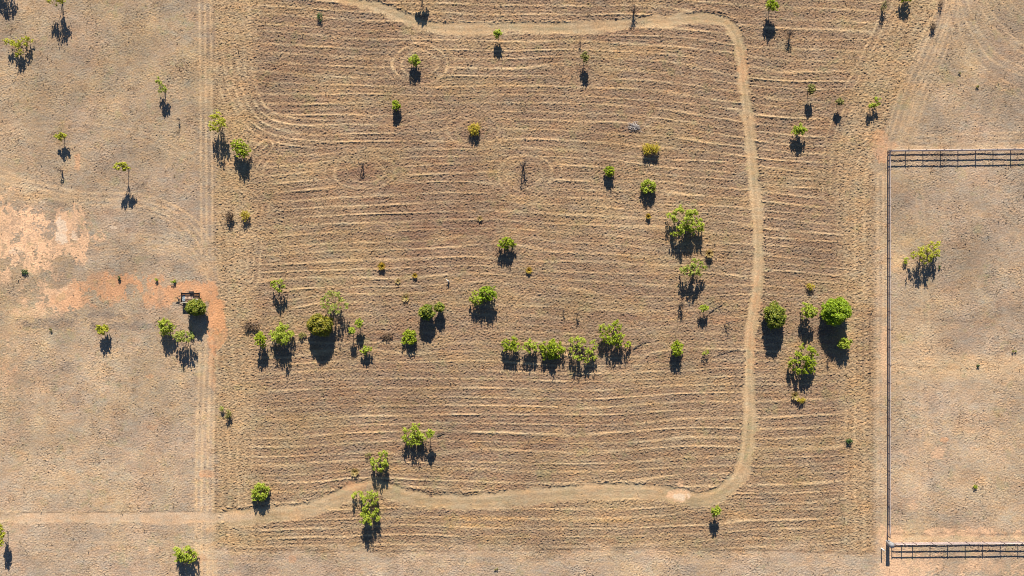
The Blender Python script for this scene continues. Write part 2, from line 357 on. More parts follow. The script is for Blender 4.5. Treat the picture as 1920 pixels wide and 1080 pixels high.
colR = mix(colR, np.broadcast_to(brown*1.1, (NY, NX, 3)), np.clip(1.35*brownp*(.75+.3*n1+.25*fbm(34, 10, .5, 1.1, .3, 1.8))+.16*sst(.1, 1.6, fbm(35, 14, .5, 1.1, .35, 1.8)), 0, .8))
colR = mix(colR, np.broadcast_to(straw*1.16, (NY, NX, 3)), np.clip(ridge*.9, 0, 1)*(1-.35*np.clip(brownp, 0, 1)))
colR = mix(colR, np.broadcast_to(straw*.95, (NY, NX, 3)), (1-hx)*.55)
colR = mix(colR, np.broadcast_to(ochre, (NY, NX, 3)), np.clip(.30*sst(.3, 1.6, fbm(43, 18, .6, 1.3, .5, 1.6)), 0, 1))
base = mix(np.broadcast_to(c3(.365,.272,.19), (NY, NX, 3)), np.broadcast_to(ochre, (NY, NX, 3)), np.clip(.16+.09*mid+.12*big+.12*tn2, 0, 1))
base = mix(base, np.broadcast_to(pinkc, (NY, NX, 3)), np.clip(.26*sst(-.3, 1.5, fbm(44, 20, .5, 1.3)), 0, 1))
base = mix(base, np.broadcast_to(soil*.75, (NY, NX, 3)), .55*sst(.9, 2.2, .8*noise(45, .45, .5)+.5*n2))
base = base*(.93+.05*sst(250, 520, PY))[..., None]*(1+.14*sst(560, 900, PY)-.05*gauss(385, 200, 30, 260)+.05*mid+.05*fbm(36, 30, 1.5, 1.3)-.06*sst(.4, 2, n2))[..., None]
base = mix(base, np.broadcast_to(c3(.21,.165,.13), (NY, NX, 3)), np.clip(np.maximum.reduce([patch(105,607,60,10,.55), patch(250,612,70,9,.6), patch(175,590,60,8,.7),patch(130,690,30,14,.7)*.6, patch(60,470,60,10,.75)*.5,patch(1748,605,80,6,.7)*.3,patch(1752,770,20,60,.75)*.35]), 0, .75)*(.75+.25*n3.clip(-1,1)))
pale_r = np.maximum.reduce([gauss(1720,655,60,70)*.5, gauss(1790,688,150,24)*1.0, gauss(1720,640,50,60)*.6,gauss(1850,720,60,30)*.4, gauss(60,860,120,120)*.25, gauss(20,240,50,90)*.3, gauss(20,340,60,30)*.4, gauss(1850,900,120,80)*.25])
base = mix(base, np.broadcast_to(straw*1.05, (NY, NX, 3)), pale_r)
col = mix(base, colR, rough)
col = mix(col, np.broadcast_to(straw*1.16, (NY, NX, 3)), np.clip(faint*1.0, 0, .9))
tc_ = mix(np.broadcast_to(c3(.43,.295,.175), (NY, NX, 3)), np.broadcast_to(c3(.37,.27,.155), (NY, NX, 3)), np.clip(.5+.35*mid+.15*tn2, 0, 1))
tc_ = mix(tc_, np.broadcast_to(straw*1.12, (NY, NX, 3)), .6*np.exp(-((lS+hw*.6)/3.2)**2))
col = mix(col, tc_, track*.92)
col = mix(col, np.broadcast_to(c3(.56,.39,.25), (NY, NX, 3)), west*.8)
col = mix(col, np.broadcast_to(c3(.69,.425,.25), (NY, NX, 3)), np.clip(pink*1.0, 0, 1)*(1-.55*sst(.2, 1.3, n2)))
col = mix(col, np.broadcast_to(c3(.59,.295,.145), (NY, NX, 3)), np.clip(orange*.95, 0, 1)*(1-.5*sst(.3, 1.4, n2)))
col = mix(col, np.broadcast_to(c3(.76,.60,.44), (NY, NX, 3)), np.clip(white*.8, 0, 1)*(.7+.3*np.clip(n2,-1,1)))
oc = np.maximum.reduce([gauss(900,972,130,5), gauss(1160,976,120,4), gauss(880,985,90,4), gauss(985,767,50,4), gauss(1380,965,40,10)*.6, gauss(60,370,90,10)*.5, gauss(1690,170,25,40)*.5, gauss(1595,620,20,50)*.6, gauss(1610,730,30,40)*.5])
col = mix(col, np.broadcast_to(c3(.56,.34,.15), (NY, NX, 3)), np.clip(oc*.6*(.8+.3*n1), 0, .7))
# occasional greenish tinge of living grass
col = mix(col, np.broadcast_to(c3(.24,.25,.10), (NY, NX, 3)), .22*sst(1., 2.6, fbm(46, 9, .4, 1.1)))
wheel = np.maximum(np.exp(-((lS-.42*hw)/2.)**2), np.exp(-((lS+.42*hw)/2.)**2))*track
col = mix(col, np.broadcast_to(straw*1.12, (NY, NX, 3)), wheel*.38)
litter = np.zeros((NY, NX), np.float32)
for (tx, ty) in MOW+[(35,90),(305,165),(412,240),(452,290),(116,260),(236,320),(193,622),(315,620),(345,640),(368,585),(348,1048),(1725,480),(1585,650),(1500,690),(1520,590)]:
    litter = np.maximum(litter, gauss(tx, ty, 15, 11))
col = mix(col, np.broadcast_to(c3(.22,.14,.10), (NY, NX, 3)), np.clip(litter*(.5+.35*n3), 0, .6))
col = mix(col, np.broadcast_to(soil*.7, (NY, NX, 3)), np.clip(dark*.6, 0, .8))
hueA = fbm(61, 7, .3, .9, .6, 1.3); hueB = fbm(62, 7, .3, .9, .6, 1.3); hueC = fbm(63, 25, 1, 1.2)
amt = np.clip(1-bare, 0, 1)
col = col*(1+np.stack([.03*hueA+.008*hueB, -.005*hueA+.012*hueB, -.038*hueA+.012*hueB], -1)*amt[..., None])*(1+.045*hueC+.05*tn3*amt)[..., None]
col = col*mix(np.broadcast_to(c3(.965, .962, .955), (NY, NX, 3)), np.broadcast_to(c3(.965, .965, .93), (NY, NX, 3)), rough)*(1-.07*rough[..., None]*(1-track[..., None]))
col = np.clip(col, .02, .9).astype(np.float32)

gm, t, ns, lk = nodes('dry_paddock_soil_and_stubble')
at = ns.new('ShaderNodeAttribute'); at.attribute_name = 'soil_colour'
tc = ns.new('ShaderNodeTexCoord')
nA = ns.new('ShaderNodeTexNoise'); nA.inputs['Scale'].default_value = 5.5; nA.inputs['Detail'].default_value = 6; nA.inputs['Roughness'].default_value = .8
nB = ns.new('ShaderNodeTexNoise'); nB.inputs['Scale'].default_value = .9; nB.inputs['Detail'].default_value = 4
lk.new(tc.outputs['Object'], nA.inputs['Vector']); lk.new(tc.outputs['Object'], nB.inputs['Vector'])
m1 = ns.new('ShaderNodeMapRange'); m1.inputs[1].default_value = .33; m1.inputs[2].default_value = .67; m1.inputs[3].default_value = .62; m1.inputs[4].default_value = 1.38
lk.new(nA.outputs[0], m1.inputs[0])
m2 = ns.new('ShaderNodeMapRange'); m2.inputs[1].default_value = .3; m2.inputs[2].default_value = .7; m2.inputs[3].default_value = .93; m2.inputs[4].default_value = 1.07
lk.new(nB.outputs[0], m2.inputs[0])
mm = ns.new('ShaderNodeMath'); mm.operation = 'MULTIPLY'; lk.new(m1.outputs[0], mm.inputs[0]); lk.new(m2.outputs[0], mm.inputs[1])
vs = ns.new('ShaderNodeVectorMath'); vs.operation = 'SCALE'; lk.new(at.outputs['Color'], vs.inputs[0]); lk.new(mm.outputs[0], vs.inputs['Scale'])
pr = ns.new('ShaderNodeBsdfPrincipled'); pr.inputs['Roughness'].default_value = .95; pr.inputs['Specular IOR Level'].default_value = .12
bp = ns.new('ShaderNodeBump'); bp.inputs['Strength'].default_value = .55; bp.inputs['Distance'].default_value = .03
lk.new(nA.outputs[0], bp.inputs['Height']); lk.new(bp.outputs[0], pr.inputs['Normal'])
ou = ns.new('ShaderNodeOutputMaterial'); lk.new(vs.outputs[0], pr.inputs['Base Color']); lk.new(pr.outputs[0], ou.inputs[0])

def sheet(name, mask, outer=False):
    """the part of the one terrain grid where mask is true"""
    gx, gy, gh, gc = xs, ys, Hgt, col
    idx = np.arange(NX*NY).reshape(NY, NX)
    q = np.stack([idx[:-1, :-1], idx[:-1, 1:], idx[1:, 1:], idx[1:, :-1]], -1)[mask]
    used = np.zeros(NX*NY, bool); used[q.ravel()] = True
    remap = np.cumsum(used)-1
    v = np.stack([np.broadcast_to(xs[None, :], (NY, NX)), np.broadcast_to(ys[:, None], (NY, NX)), Hgt], -1).reshape(-1, 3)[used]
    cc = col.reshape(-1, 3)[used]; f = remap[q]
    if outer:   # skirt out to the horizon
        R = 2500.; n0 = len(v); x0, x1, y0, y1 = xs[0], xs[-1], ys[0], ys[-1]
        ring = [(x0,y0),(x1,y0),(x1,y1),(x0,y1)]; out = [(-R,-R),(R,-R),(R,R),(-R,R)]
        v = np.vstack([v, [(a_, b_, 0) for a_, b_ in ring+out]])
        mc = base[::40, ::40].reshape(-1, 3).mean(0); cc = np.vstack([cc, np.tile(mc, (8, 1))])
        f = np.vstack([f, [(n0+i+4, n0+(i+1) % 4+4, n0+(i+1) % 4, n0+i) for i in range(4)]])
    o = mk(name, v, f, gm)
    ca = o.data.color_attributes.new('soil_colour', 'FLOAT_COLOR', 'POINT')
    ca.data.foreach_set('color', np.hstack([cc, np.ones((len(cc), 1))]).astype(np.float32).ravel())
    return tag(o, kind='structure')
tm = (track > .5)[:-1, :-1]
sheet('ground', ~tm, True)
sheet('dirt_track', tm)

# dry grass clumps standing in the soil
def dry_grass(name, n, seed, mat, wgt, smin, smax, nb=6):
    rg = np.random.default_rng(seed); px = rg.uniform(-30, 1950, n*3); py = rg.uniform(-30, 1110, n*3)
    ix = np.clip(((px-960)*S-xs[0])/DX, 0, NX-1).astype(int); iy = np.clip(((540-py)*S-ys[0])/DX, 0, NY-1).astype(int)
    keep = rg.uniform(0, 1, n*3) < wgt[iy, ix]; px, py, ix, iy = px[keep][:n], py[keep][:n], ix[keep][:n], iy[keep][:n]; n = len(px)
    x = np.repeat((px-960)*S, nb); y = np.repeat((540-py)*S, nb); z = np.repeat(Hgt[iy, ix], nb); N = n*nb
    sz = np.repeat(rg.uniform(smin, smax, n), nb); th = rg.uniform(0, 6.283, N); t2 = th+rg.normal(0, .6, N)
    b = np.stack([x+np.cos(th)*sz*.25, y+np.sin(th)*sz*.25, z-.02], 1)
    tip = b+np.stack([np.cos(t2)*sz*rg.uniform(.2, .9, N), np.sin(t2)*sz*rg.uniform(.2, .9, N), sz*rg.uniform(.5, 1.1, N)], 1)
    sd = np.stack([-np.sin(t2), np.cos(t2), np.zeros(N)], 1)*(sz*.13)[:, None]
    v = np.stack([b-sd, b+sd, tip+sd*.5, tip-sd*.5], 1).reshape(-1, 3)
    return tag(mk(name, v, np.arange(4*N).reshape(N, 4), mat), kind='stuff')
gw = np.clip(.35+.5*rough*(1-.5*ridge)+.25*n1, 0, 1)*(1-.93*track)*(1-.8*bare)
dry_grass('dry_grass', 15000, 77, 'dead_grass', gw, .09, .22)

# ================================================================ PLANTS
def base_of(cx, cy, hc):
    k = hc/HPX; return 960+(cx-960)*(1-k), 540+(cy-540)*(1-k)
def leaves(name, c, n, sz, mat, parent, asp=.55):
    """c centres (N,3), n normals (N,3): one folded diamond per leaf clump"""
    N = len(c); rg = np.random.default_rng(N*7+int(abs(c).sum()*100) % 9973)
    n = n/np.maximum(np.linalg.norm(n, axis=1, keepdims=True), 1e-6)
    r = rg.standard_normal((N, 3)); a_ = np.cross(n, r); a_ /= np.maximum(np.linalg.norm(a_, axis=1, keepdims=True), 1e-6); b_ = np.cross(n, a_)
    s = (sz*rg.uniform(.65, 1.35, N))[:, None]
    v = np.stack([c+a_*s, c+b_*s*asp-n*s*.12, c-a_*s, c-b_*s*asp-n*s*.12], 1).reshape(-1, 3)
    return mk(name, v, np.arange(4*N).reshape(N, 4), mat, parent)
def blades(name, rg, R, Hh, n, mat, parent, loc=None, wd=.03):
    th = rg.uniform(0, 2*np.pi, n); rr = R*.35*np.sqrt(rg.uniform(0, 1, n)); out = rg.uniform(.2, 1, n)*R*.8; h = Hh*rg.uniform(.5, 1, n)
    b = np.stack([np.cos(th)*rr, np.sin(th)*rr, np.full(n, -.03)], 1)
    t2 = th+rg.normal(0, .5, n); tip = b+np.stack([np.cos(t2)*out, np.sin(t2)*out, h], 1); midp = b*.45+tip*.55; midp[:, 2] += .12*h
    sd = np.stack([-np.sin(t2), np.cos(t2), np.zeros(n)], 1)*wd
    v = np.stack([b-sd, b+sd, midp+sd, midp-sd, tip+sd*.3, tip-sd*.3], 1).reshape(-1, 3); i = np.arange(n)[:, None]*6
    f = np.vstack([i+np.array([[0,1,2,3]]), i+np.array([[3,2,4,5]])])
    return mk(name, v, f, mat, parent, loc)

def woody(rg, lobes, hc, stems, r0, mb, twigs=True):
    """stems from the base, each feeding some lobes"""
    for s in range(stems):
        mine = lobes[s::stems]
        if not len(mine): continue
        cen = np.mean([l[:3] for l in mine], 0)
        b0 = np.array([rg.normal(0, .05), rg.normal(0, .05), -.08]) if stems > 1 else np.array([0, 0, -.08])
        fork = np.array([cen[0]*.45+rg.normal(0, .06), cen[1]*.45+rg.normal(0, .06), cen[2]*rg.uniform(.42, .6)])
        m1 = (b0+fork)/2+rg.normal(0, .05, 3)
        rr = r0*(.75 if stems > 1 else 1)
        mb.tube([b0, m1, fork], [rr*1.25, rr*.95, rr*.75])
        for l in mine:
            e = np.array(l[:3])+np.array([0, 0, l[3]*.1]); q = fork*.5+e*.5+rg.normal(0, .06, 3)
            mb.tube([fork, q, e], [rr*.6, rr*.42, rr*.2], 4)
            if twigs:
                for _ in range(4):
                    d = rg.normal(0, 1, 3); d[2] = abs(d[2])*.7; d /= np.linalg.norm(d)
                    st = q*.4+e*.6
                    mb.tube([st, st+d*l[3]*.5, st+d*l[3]*.95+np.array([0, 0, .08])], [rr*.24, rr*.16, rr*.08], 4)

def make_lobes(rg, rx, ry, t, zc, n, rl, lobes_px=None, cen=(0, 0), dome=True):
    L = []
    if lobes_px:
        for (X, Y, r) in lobes_px: # px offsets from crown centre
            x = X*S; y = -Y*S; rho = min(1, math.hypot(x/max(rx, .1), y/max(ry, .1)))
            L.append((x, y, zc+t*.45*(1-rho*rho)-.1+rg.normal(0, .12), r*S))
        return L
    tries = 0
    while len(L) < n and tries < 400:
        tries += 1
        u = rg.uniform(-1, 1, 2)
        if u@u > 1: continue
        x, y = u[0]*(rx-rl*.7), u[1]*(ry-rl*.7)
        if any((x-l[0])**2+(y-l[1])**2 < (rl*.75)**2 for l in L) and tries < 250: continue
        z = zc+t*(.55*(1-u@u)-.15)+rg.normal(0, .12*t)
        L.append((x, y, z, rl*rg.uniform(.75, 1.25)))
    return L

def columns(rg, L, k=6, sr=.40, zs=2.5):
    out = []
    for (x, y, z, r) in L:
        for _ in range(k):
            a_ = rg.uniform(0, 6.28); q = r*.75*math.sqrt(rg.uniform(0, 1)); out.append((x+math.cos(a_)*q, y+math.sin(a_)*q, z+rg.normal(0, r*.35)-r*.2, r*sr*rg.uniform(.7, 1.3), zs*rg.uniform(.7, 1.3)))
    return out
def lobed_leaves(rg, L, sz, dens, upright=.5, fill=.35):
    cs, nn = [], []
    for l in L:
        x, y, z, r = l[:4]; zk = l[4] if len(l) > 4 else 1.05
        A = 4*np.pi*r*r; ns_ = max(6, int(dens*A*3.2)); 
        d = rg.standard_normal((ns_, 3)); d[:, 2] = d[:, 2]*1.1+.35; d /= np.linalg.norm(d, axis=1, keepdims=True)
        k = rg.uniform(fill, 1, (ns_, 1))
        p0 = np.array([x, y, z])+d*r*k*np.array([1, 1, zk])
        # each sprig: 4 leaves climbing upward-outward
        g = d*.5+np.array([0, 0, upright])+rg.normal(0, .3, (ns_, 3)); g /= np.linalg.norm(g, axis=1, keepdims=True)
        ln = r*rg.uniform(.25, .6+.3*upright, (ns_, 1))
        for q in (0, .33, .66, 1.):
            cs.append(p0+g*ln*q+rg.normal(0, sz*.45, (ns_, 3)))
            nn.append(d*.7+np.array([0, .42, .6])+rg.normal(0, .55, (ns_, 3)))
    return np.vstack(cs), np.vstack(nn)

SEED = [100]
def plant(kind, cx, cy, rx, ry, tip, label, cat='tree', mat=None, lob=None, name=None, dens=None, group=None, stems=None, extra=None):
    SEED[0] += 1; rg = np.random.default_rng(SEED[0])
    ratio = {'dense': .95, 'leafy': .85, 'sparse': .7, 'flat': .5}[kind]
    t = ratio*math.sqrt(rx*ry)
    half = math.sqrt(ry*ry+(t*COT)**2)
    hc = max((tip-half-cy)/COT, t*(.85 if kind == 'dense' else .55))
    bx, by = base_of(cx, cy, hc)
    root = empty(name or {'dense': 'bushy_tree', 'leafy': 'leafy_tree', 'sparse': 'sparse_tree', 'flat': 'sparse_tree'}[kind], W(bx, by))
    tag(root, label, cat, group)
    if kind == 'dense': rx *= .86; ry *= .86; t *= .86
    RX, RY, T, ZC = rx*S, ry*S, t*S, hc*S
    mb = MB()
    if kind == 'dense':
        rl = .22*min(RX, RY)+.12
        L = []
        n = int(16+26*RX*RY/(rl*rl)*.16)
        for i in range(n):
            d = rg.standard_normal(3); d[2] = d[2]*.9+.3; d /= np.linalg.norm(d); 
            z = ZC+d[2]*(T-rl*.5)
            if z < .25: z = rg.uniform(.2, .6)
            L.append((d[0]*(RX-rl*.55), d[1]*(RY-rl*.55)*rg.uniform(.8, 1.1), z, rl*rg.uniform(.55, 1.1)))
        woody(rg, L[::2], hc, 3, .06, mb, False)
        c, n_ = lobed_leaves(rg, L, .085, dens or 9, .15, .55)
        # inner mass
        m = int(260*RX*RY); d = rg.standard_normal((m, 3)); d /= np.linalg.norm(d, axis=1, keepdims=True)
        ci = np.array([0, 0, ZC])+d*np.array([RX, RY, T])*rg.uniform(.1, .72, (m, 1))**.6; ci[:, 2] = np.maximum(ci[:, 2], .08)
        c = np.vstack([c, ci]); n_ = np.vstack([n_, d+np.array([0, 0, .4])])
        sz = .105
    else:
        rl = {'leafy': .30, 'sparse': .25, 'flat': .22}[kind]*math.sqrt(RX*RY)+.14
        n = {'leafy': 11, 'sparse': 8, 'flat': 8}[kind]+int(1.2*RX*RY)
        L = make_lobes(rg, RX, RY, T, ZC, n, rl, lob)
        r0 = .03+.022*math.sqrt(RX*RY)
        woody(rg, L, hc, stems or (1 if min(RX, RY) < .8 else 3), r0, mb)
        dd = dens or {'leafy': 5.0, 'sparse': 3.4, 'flat': 5.}[kind]
        c, n_ = lobed_leaves(rg, columns(rg, L), .05, dd*.66, 1.6, .2)
        sz = .092
    if extra: extra(rg, root, L, ZC)
    c[:, 2] = np.maximum(c[:, 2], .05)
    if kind != 'dense': sz *= 1.08
    mb.build('trunk', 'bark', root)
    leaves('crown', c, n_, sz, mat or {'dense': 'deep', 'leafy': 'fresh', 'sparse': 'lime', 'flat': 'lime'}[kind], root)
    return root

def bare(bx, by, tip, wpx, label, leafmat='dry', nleaf=60, cat='sapling', name='bare_sapling', crown=None, leafw=1.0):
    """thin leafless upright with fine twigs; bx,by = foot in the photo"""
    SEED[0] += 1; rg = np.random.default_rng(SEED[0])
    h = (tip-by)/COT*S; root = empty(name, W(bx, by)); tag(root, label, cat); wr = wpx*S/2
    mb = MB(); st = 1 if h < 1.2 else 2+int(rg.integers(0, 2)); tips = []
    for s in range(st):
        lean = rg.normal(0, wr*.45, 2); p = [np.array([rg.normal(0, .03), rg.normal(0, .03), -.06])]
        for i in range(1, 6): p.append(np.array([lean[0]*i/5+rg.normal(0, .03), lean[1]*i/5+rg.normal(0, .03), h*i/5*(1 if s == 0 else .85)]))
        r = .05+.012*h; mb.tube(p, [r*(1-.14*i) for i in range(6)])
        for q in range(int(7+3*h)):
            k = rg.uniform(1.2, 4.7); i = int(k); b_ = p[i]+(p[i+1]-p[i])*(k-i); an = rg.uniform(0, 6.28); ln = wr*rg.uniform(.5, 1.1)
            e = b_+np.array([math.cos(an)*ln, math.sin(an)*ln, rg.uniform(.12, .35)*max(.6, h*.4)])
            mb.tube([b_, (b_+e)/2+rg.normal(0, .03, 3), e], [r*.5, r*.35, r*.18], 4); tips += [e, (e+b_)/2]
    mb.build('trunk', 'darkbark', root)
    if nleaf:
        nleaf = int(nleaf*1.7); ti = np.array(tips)[rg.integers(0, len(tips), nleaf)]+rg.normal(0, .09, (nleaf, 3)); ti[:, 2] = np.clip(ti[:, 2], .05, None)
        leaves('foliage', ti, rg.normal(0, 1, (nleaf, 3))+np.array([0, 0, .5]), .06*leafw, leafmat, root)
    return root
def tuft(cx, cy, rx, ry, h, label, mat='straw', n=150, cat='grass tuft', name='grass_tussock', green=0):
    SEED[0] += 1; rg = np.random.default_rng(SEED[0]); root = empty(name, W(cx, cy+ry*.3)); tag(root, label, cat)
    b = blades('blades', rg, rx*S*1.15, h, n, mat, root, wd=.05)
    if green:
        o = blades('green_shoots', rg, rx*S*.8, h*.8, green, 'fresh', root, wd=.03)
    return root
def bush(cx, cy, rx, ry, h, mat, label, cat='bush', name='low_bush', n=5, dens=8., twig=True, trunk='bark'):
    SEED[0] += 1; rg = np.random.default_rng(SEED[0]); root = empty(name, W(cx, cy+h*.1/S)); tag(root, label, cat)
    kf = .8 if name == 'green_weed' else 1.12; rx *= kf; ry *= kf; RX, RY = rx*S, ry*S; rl = .42*math.sqrt(RX*RY)+.05
    L = make_lobes(rg, RX, RY, h*.4, h*.55, n, rl); mb = MB(); woody(rg, L, 0, 2, .022, mb, twig)
    c, n_ = lobed_leaves(rg, L, .05, dens, .5); c[:, 2] = np.clip(c[:, 2], .03, h*1.2)
    mb.build('stems', trunk, root); leaves('foliage', c, n_, .07, mat, root); return root

P = plant
# ---- left paddock
P('sparse', 2,-34,20,18, 36, 'tree beyond the upper left corner whose shadow falls into the photo', mat='yellowlime')
P('sparse', 104,-4,25,15, 74, 'lime tree cut by the top edge, with twin dark shadow lobes and bare limbs', mat='yellowlime')
P('sparse', 34,84,27,19, 139, 'broad yellow-green tree near the left edge, standing below the tree cut by the top edge', mat='yellowlime', lob=[(-20,-6,7),(-12,-4,8),(-4,2,8),(2,10,8),(4,-2,7),(12,-10,8),(20,-8,7),(-2,18,6),(14,0,6)])
P('sparse', 303,159,12,15, 218, 'thin wispy lime tree alone in the left paddock near the boundary line', mat='pale', lob=[(-7,-9,6),(0,-4,6),(2,5,6),(6,9,5),(-2,10,5)])
P('flat', 114,255,15,9, 297, 'small flat-crowned lime tree beside the pinkish bare patch of the left paddock', mat='yellowlime')
P('flat', 228,312,18,9, 389, 'flat-topped lime tree on a tall bare trunk with its shadow well below it', mat='yellowlime', dens=8)
P('leafy', 191,617,12,10, 664, 'small round lime tree alone on the dark band of the left paddock', mat='yellowlime')
P('leafy', 312,612,17,16, 672, 'rounded lime tree left of the paler tree below the trailer', mat='lime', dens=6)
P('sparse', 343,631,21,15, 697, 'pale loose tree just below left of the bushy tree at the trailer', mat='pale')
P('dense', 367,577,20,16, 638, 'dense dark green bushy tree touching the box trailer', mat='deep')
P('sparse', 1,1003,9,22, 1079, 'half-visible yellow-green tree at the left edge below the west track', mat='yellowlime')
P('leafy', 346,1041,23,16, 1098, 'round bright tree at the bottom edge beside the boundary track', mat='lime', dens=7)
# ---- west headland
P('leafy', 408,229,20,21, 303, 'olive-green tree on the west headland, upper of the pair', mat='yellowlime', lob=[(-10,-10,8),(0,-12,8),(9,-4,8),(-8,4,8),(2,2,9),(12,8,7),(0,13,7),(-10,12,6)])
P('leafy', 450,279,18,19, 343, 'rounded green tree on the west headland, lower of the pair', mat='fresh')
bush(461,402,10,10,.9,'yellow','yellowish bush with dark twigs on the west headland', n=5, dens=6)
bush(434,404,9,9,.9,'dry','dark leafless twiggy shrub just left of the yellowish headland bush','shrub','twiggy_shrub', n=6, dens=5, trunk='darkbark')
bush(418,763,6,7,.7,'pale','pale little shrub, upper of the two beside the boundary track', n=3, dens=6)
bush(428,777,7,9,.9,'drab','grey-green little shrub, lower of the two beside the boundary track', n=4, dens=6)
# ---- middle paddock, upper part
bush(600,34,6,7,.6,'darkweed','small dark green shrub near the top track, left end', n=3, dens=9)
P('sparse', 789,-24,14,14, 45, 'tree beyond the top edge whose streaky shadow crosses the top track')
P('leafy', 933,62,8,8, 107, 'tiny lime tree standing on the edge of the top track', mat='lime')
P('leafy', 778,112,13,10, 156, 'small lime tree in the upper rows, right below the bend of the top track', mat='lime')
P('leafy', 743,197,9,10, 235, 'small green tree inside a ring of mown rows, upper left of the yellow bush', mat='fresh', dens=7.5)
bush(889,243,12,11,1.05,'yellow','round yellow bush circled by rows on brown soil', n=6, dens=9)
bare(681,308,341,11,'slender bare sapling in the rows of the left middle','dry',40)
bare(1188,25,61,16,'bare dark tree standing across the top track','dry',150, 'tree','bare_tree')
bare(1089,79,94,8,'tiny bare stem above the wispy olive tree','dry',20)
P('sparse', 1098,107,9,10, 157, 'wispy olive tree casting a long narrow shadow, below the top track', mat='drab', dens=3)
bare(981,312,357,14,'tall bare sapling inside an oval ring of mown rows','dry',50)
P('leafy', 1143,320,10,12, 359, 'small upright green tree left of the round lime one', mat='fresh')
P('leafy', 1215,350,17,14, 392, 'round bright lime tree below the wide yellow bush', mat='lime', dens=7.5)
bush(1220,279,16,9,.95,'yellow','wide low yellow bush with a dark shadow under it', n=8, dens=9)
tuft(1215,403,5,9,.6,'olive-yellow grass tussock below the round bright lime tree','straw',110,green=50)
tuft(900,408,5,6,.4,'small straw tussock alone in the brown centre rows','pale_straw',90)
P('leafy', 950,455,17,12, 505, 'rounded lime tree in the centre of the paddock with shadow close below', mat='fresh', dens=7)
tuft(992,505,6,6,.5,'golden tussock right of the centre lime tree','straw',130)
tuft(716,497,7,7,.7,'golden tussock with a dark shadow, above the white stump line','straw',150, green=30)
tuft(778,515,5,5,.45,'small golden tussock left of the white stump','straw',110)
tuft(746,526,5,5,.35,'dull straw tussock between the two golden tussocks','pale_straw',80)
tuft(761,557,8,4,.4,'wide straw tussock above the pair of dark bushy trees','pale_straw',100, green=20)
# ---- middle row of trees
P('leafy', 520,535,16,13, 592, 'lime tree on its own at the left end of the middle tree line', mat='lime', lob=[(-11,-2,6),(-4,-6,6),(5,-7,7),(10,0,6),(-3,5,7),(5,8,6)])
P('leafy', 488,637,14,14, 702, 'small round tree left of the larger rounded lime tree', mat='fresh')
P('leafy', 527,627,24,22, 693, 'larger rounded lime tree beside the dark bramble patch', mat='lime', dens=6)
P('dense', 600,609,25,23, 675, 'dense olive bushy tree turning rusty on top, with a solid oval shadow', mat='olive')
P('sparse', 624,567,28,22, 645, 'open-crowned tree above the olive bushy tree, its lower clump bright green', mat='pale', lob=[(-20,-2,8),(-12,-12,8),(-2,-16,8),(8,-14,8),(16,-4,8),(-8,0,8),(24,6,7),(-16,10,7),(4,10,10),(10,14,9),(-2,14,8)], dens=4.5)
P('sparse', 673,606,8,9, 652, 'thin lime sapling, upper of two beside the open-crowned tree', mat='lime')
P('sparse', 660,619,7,8, 671, 'thin lime sapling, lower left of two beside the open-crowned tree', mat='lime')
P('flat', 686,656,12,9, 688, 'low lime tree below the two thin saplings', mat='lime')
P('leafy', 768,632,17,15, 670, 'bright green tree lower left of the two dark bushy trees', mat='fresh', dens=7)
P('dense', 800,584,16,16, 645, 'larger of the two dark bushy trees standing side by side', mat='deep')
P('dense', 824,576,10,10, 621, 'smaller of the two dark bushy trees standing side by side', mat='deep')
P('leafy', 914,551,19,19, 616, 'bright green rounded half of the double tree at centre', mat='green', dens=7.5)
P('sparse', 893,559,15,16, 608, 'pale loose half of the double tree at centre', mat='lime')
P('leafy', 957,646,18,14, 703, 'leftmost tree of the row of five below the centre', mat='fresh', dens=6)
P('sparse', 993,652,17,16, 706, 'second tree from the left in the row of five, looser crown', mat='lime', dens=5.5)
P('leafy', 1035,654,24,22, 702, 'middle tree of the row of five, rounded with a dark gap', mat='fresh')
P('leafy', 1092,655,28,27, 718, 'fourth tree of the row of five, wide with a double shadow', mat='lime', lob=[(-22,-14,8),(-12,-20,8),(-2,-16,8),(-20,-2,8),(-8,-4,9),(-14,10,8),(-4,14,8),(10,0,8),(20,-14,7),(24,-4,7),(14,10,8),(8,20,8),(22,14,7)])
P('leafy', 1150,627,30,28, 694, 'tallest rightmost tree of the row of five, with a side lobe', mat='fresh', dens=6, lob=[(-20,-10,9),(-8,-12,9),(4,-22,8),(10,-14,8),(-22,2,7),(-8,2,9),(6,-2,9),(12,8,10),(-2,14,9),(8,18,9),(26,20,9),(-14,10,8)])
P('leafy', 1285,416,36,30, 500, 'largest tree, with clumpy lime crown and long streaked shadow', mat='lime', dens=8.5, lob=[(-28,-10,9),(-18,-18,8),(-8,-24,9),(-20,-4,8),(4,-14,11),(14,-16,9),(-4,0,9),(10,-2,9),(-8,12,10),(4,14,10),(14,18,9),(-14,20,8),(26,6,9),(30,14,8),(24,-4,8),(-24,24,6)])
P('leafy', 1299,500,24,18, 570, 'loose pale green tree below the largest tree', mat='pale', lob=[(-18,8,8),(-8,2,8),(2,2,9),(-4,10,8),(12,8,8),(6,-12,7),(16,-4,7),(24,2,6),(-12,4,7),(6,8,8),(0,-4,7)], dens=6)
bare(1275,572,605,14,'bare leaning tree left of the small sapling with the fallen branch','dry',90,'tree','bare_tree')
tuft(1329,473,8,8,.9,'pale yellow tussock at the right shoulder of the largest tree','pale_straw',160)
P('flat', 1320,578,11,8, 616, 'small thin-leaved sapling beside a fallen branch', mat='lime', dens=5)
bare(1357,608,632,26,'squat dark dead stump with spreading limbs near the loop track','dry',60,'dead tree','dead_tree')
bare(1055,583,602,9,'faint small bare stem, left of two above the row of five','dry',25)
bare(1082,590,616,10,'darker bare stem, right of two above the row of five','dry',45)
